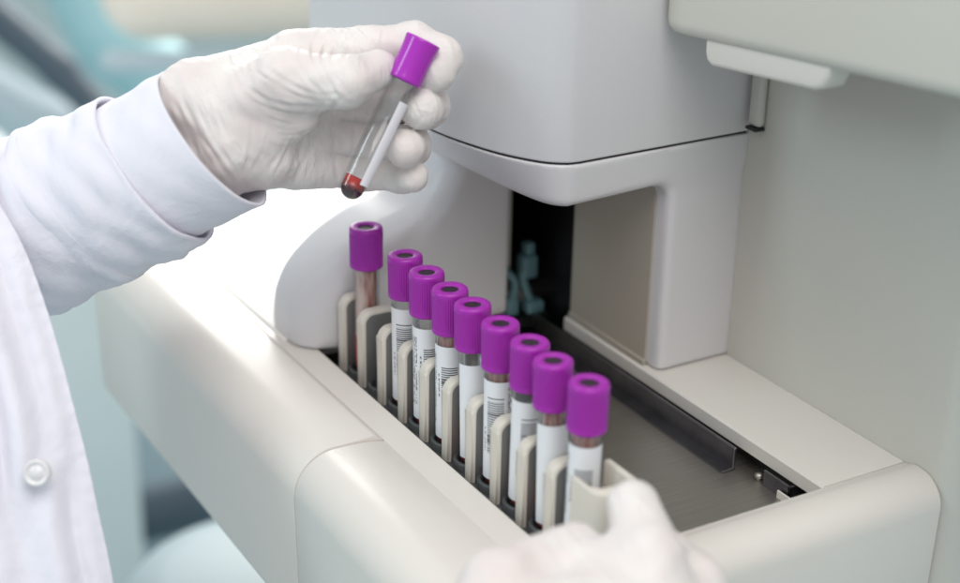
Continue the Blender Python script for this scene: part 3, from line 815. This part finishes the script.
coat.modifiers.new('s', 'SUBSURF').render_levels = 1
md = coat.modifiers.new('cloth', 'SOLIDIFY'); md.thickness = 2.6*S; md.offset = 0
def child_of_coat(o):
    o.parent = coat; o.matrix_parent_inverse = coat.matrix_world.inverted() if False else Matrix.Identity(4)
    return o
def sl(*a, **k):
    o = sleeve(*a, par=None, **k); o.parent = coat; return o
sl('sleeve', [(155, 170, 10, 41.6), (128, 183, 15, 42.6), (74, 205, 26, 44.5), (0, 236, 38, 47), (-70, 262, 48, 50), (-200, 310, 60, 56)], M['coat'], thick=1.8)
sl('cuff', [(213, 139, 2, 38.6), (190, 150, 5, 38.4), (165, 164, 8, 38.0), (130, 182, 12, 37.6), (100, 196, 16, 37)], M['coat'], thick=1.6, fold=0.35)
# stitched seam ridge round the sleeve where the turned-up part ends
sl('seam', [(86, 200, 24, 45.0), (77, 204, 25.6, 45.8), (70, 207, 27, 45.0)], M['coat'], thick=1.0)
# the snap
snap_c = at(37, 473, 655)
sm = lathe('snap_button', [(0.01, 1.6), (2.6, 1.6), (3.0, 1.0), (3.6, 1.0), (4.3, 1.8), (4.9, 1.9), (5.4, 1.3), (5.6, 0), (5.6, -2)], 40)
sn = place('snap_button', sm, M['steel'] if False else plastic('snap_plastic', srgb(226, 224, 226), 0.25, 0.02), None)
nz = Vector(-FWD); nx_ = Vector(RGT); ny_ = nz.cross(nx_)
mt = Matrix((nx_, ny_, nz)).transposed().to_4x4(); mt.translation = Vector(snap_c*S)
sn.parent = coat; SNAP_MT = mt

# body inside the clothes, one continuous surface
lo_pts = [((-760, 560, 800), 110), ((-640, 200, 800), 95)]
prims = [(at(-700, 1000, 830), at(-640, 330, 830), 125, 120), (at(-640, 330, 830), at(-520, 150, 830), 120, 70),
         (at(-560, 230, 790), at(-330, 380, 775), 55, 40), (at(-330, 380, 775), at(60, 212, 734), 34, 25), (at(60, 212, 734), at(205, 138, 715), 25, 14)]
lo = np.min([np.minimum(a, b)-r1 for a, b, r1, r2 in prims], axis=0)-8; hi = np.max([np.maximum(a, b)+r1 for a, b, r1, r2 in prims], axis=0)+8
G = grid(lo, hi, 6.0); d = None
for a, b, r1, r2 in prims:
    e = cone(G, a, b, r1, r2); d = e if d is None else smin(d, e, 25)
V, Qf = surface_nets(d, lo, 6.0)
place('body', mesh_from('body', V, Qf), M['shirt'], pers)

# =================================================================== blurred room behind
fl_me = mesh_from('floor', [(-6000, -3000, -900), (6000, -3000, -900), (6000, 9000, -900), (-6000, 9000, -900)], [(0, 1, 2, 3)])
fl = place('floor', fl_me, plastic('pale_floor', srgb(168, 196, 200), 0.5, 0.15), None); tag(fl, kind='structure')
M['pale'] = plastic('pale_cabinet_paint', srgb(214, 226, 228), 0.5, 0.04)
M['slate'] = plastic('slate_blue_paint', srgb(182, 198, 206), 0.5, 0.06)
M['teal'] = plastic('aqua_paint', srgb(165, 208, 214), 0.5, 0.05)
M['tan'] = plastic('tan_machine_plastic', srgb(240, 227, 214), 0.5, 0.04)
M['darkslate'] = plastic('dark_slate_plastic', srgb(70, 86, 98), 0.5, 0.06)

def seg_thing(root, name, pts, rads, mat, hres=12.0, k=12):
    pts = [np.array(at(*p_)) for p_ in pts]; r_ = rads
    lo = np.min(pts, axis=0)-max(r_)-20; hi = np.max(pts, axis=0)+max(r_)+20
    G = grid(lo, hi, hres); d = None
    for i in range(len(pts)-1):
        e = cone(G, pts[i], pts[i+1], r_[i], r_[i+1]); d = e if d is None else smin(d, e, k)
    V, Q = surface_nets(d, lo, hres); return place(name, mesh_from(name, V, Q), mat, root)
cb = empty('lab_cabinet', tuple(at(90, 700, 1700)), 'tall pale blue cabinet seen blurred between the coat and the analyser housing', 'cabinet')
def yawbox(bm, px, py, dep, w_, d_, h_, r):
    """upright box whose near top-right corner stands at that point, faces turned to the room's own axes"""
    c = at(px, py, dep)
    rbox(bm, c[0]-w_, c[0], c[1], c[1]+d_, c[2]-h_, c[2], r, 4)
bm = bmesh.new(); yawbox(bm, 126, 250, 1700, 700, 500, 700, 20); part('carcass', bm, M['pale'], cb)
bm = bmesh.new(); c0 = at(126, 250, 1700); rbox(bm, c0[0]-690, c0[0]-8, c0[1]-18, c0[1]-2, c0[2]-690, c0[2]-10, 5, 2); part('door', bm, M['pale'], cb)
sb = empty('storage_unit', tuple(at(190, 600, 2300)), 'slate blue unit standing in shadow under the analyser edge', 'cabinet')
bm = bmesh.new(); c0 = at(150, 300, 2100); rbox(bm, c0[0]-60, c0[0]+900, c0[1], c0[1]+400, c0[2]-600, c0[2], 12, 3); part('carcass', bm, M['slate'], sb)
bm = bmesh.new(); rbox(bm, c0[0]-50, c0[0]+890, c0[1]-16, c0[1]-2, c0[2]-590, c0[2]-20, 5, 2); part('door', bm, M['slate'], sb)
seg_thing(sb, 'shadow_band', [(120, 520, 1900), (330, 470, 1900)], [34, 34], M['darkslate'], 8, 10)  # dark bar standing in for the floor shadow behind the stool
st = empty('lab_stool', tuple(at(230, 900, 1300)), 'blurred pale blue rounded stool below the analyser edge', 'stool')
ss = at(262, 625, 1250)
bm = bmesh.new()
me = lathe('seat', [(0.01, 50), (70, 50), (95, 42), (108, 25), (106, 0), (90, -20), (0.01, -24)], 64)
o = place('seat', me, plastic('stool_vinyl', srgb(172, 190, 196), 0.5, 0.04), None); o.parent = st; o.location = [(ss[i])*S - st.location[i] for i in range(3)]
me = lathe('post', [(28, -30), (26, -460), (250, -490), (255, -505), (0.01, -505)], 40)
o = place('post', me, M['darkslate'], None); o.parent = st; o.location = [(ss[i])*S - st.location[i] for i in range(3)]
bt = empty('bench_machine', tuple(at(230, 60, 2000)), 'blurred tan bench instrument at the top behind the raised glove', 'laboratory instrument')
c0 = at(120, 20, 2000); c1 = at(340, 20, 2000)
bm = bmesh.new(); 
t2 = [at(128, 34, 1900), at(420, 34, 1900)]
seg_thing(bt, 'shell', [(150, -10, 2000), (420, -18, 2000)], [62, 62], M['tan'], 8, 10)
seg_thing(bt, 'foot_rail', [(110, 62, 2000), (330, 60, 2000)], [14, 16], M['slate'], 6, 10)
ch = empty('office_chair', tuple(at(60, 200, 2400)), 'blurred dark slate chair arm slanting across pale aqua at the top left', 'chair')
seg_thing(ch, 'armrest', [(-60, -30, 2300), (60, 70, 2300), (150, 170, 2300)], [30, 26, 18], M['darkslate'], 9, 14)
seg_thing(ch, 'base', [(-60, 60, 2400), (40, 120, 2400), (110, 150, 2400)], [36, 40, 40], M['slate'], 9, 14)
seg_thing(ch, 'backrest', [(60, -60, 2500), (110, 40, 2500), (230, 130, 2500)], [60, 60, 60], M['teal'], 10, 14)

bpy.context.view_layer.update()
sn.matrix_world = SNAP_MT
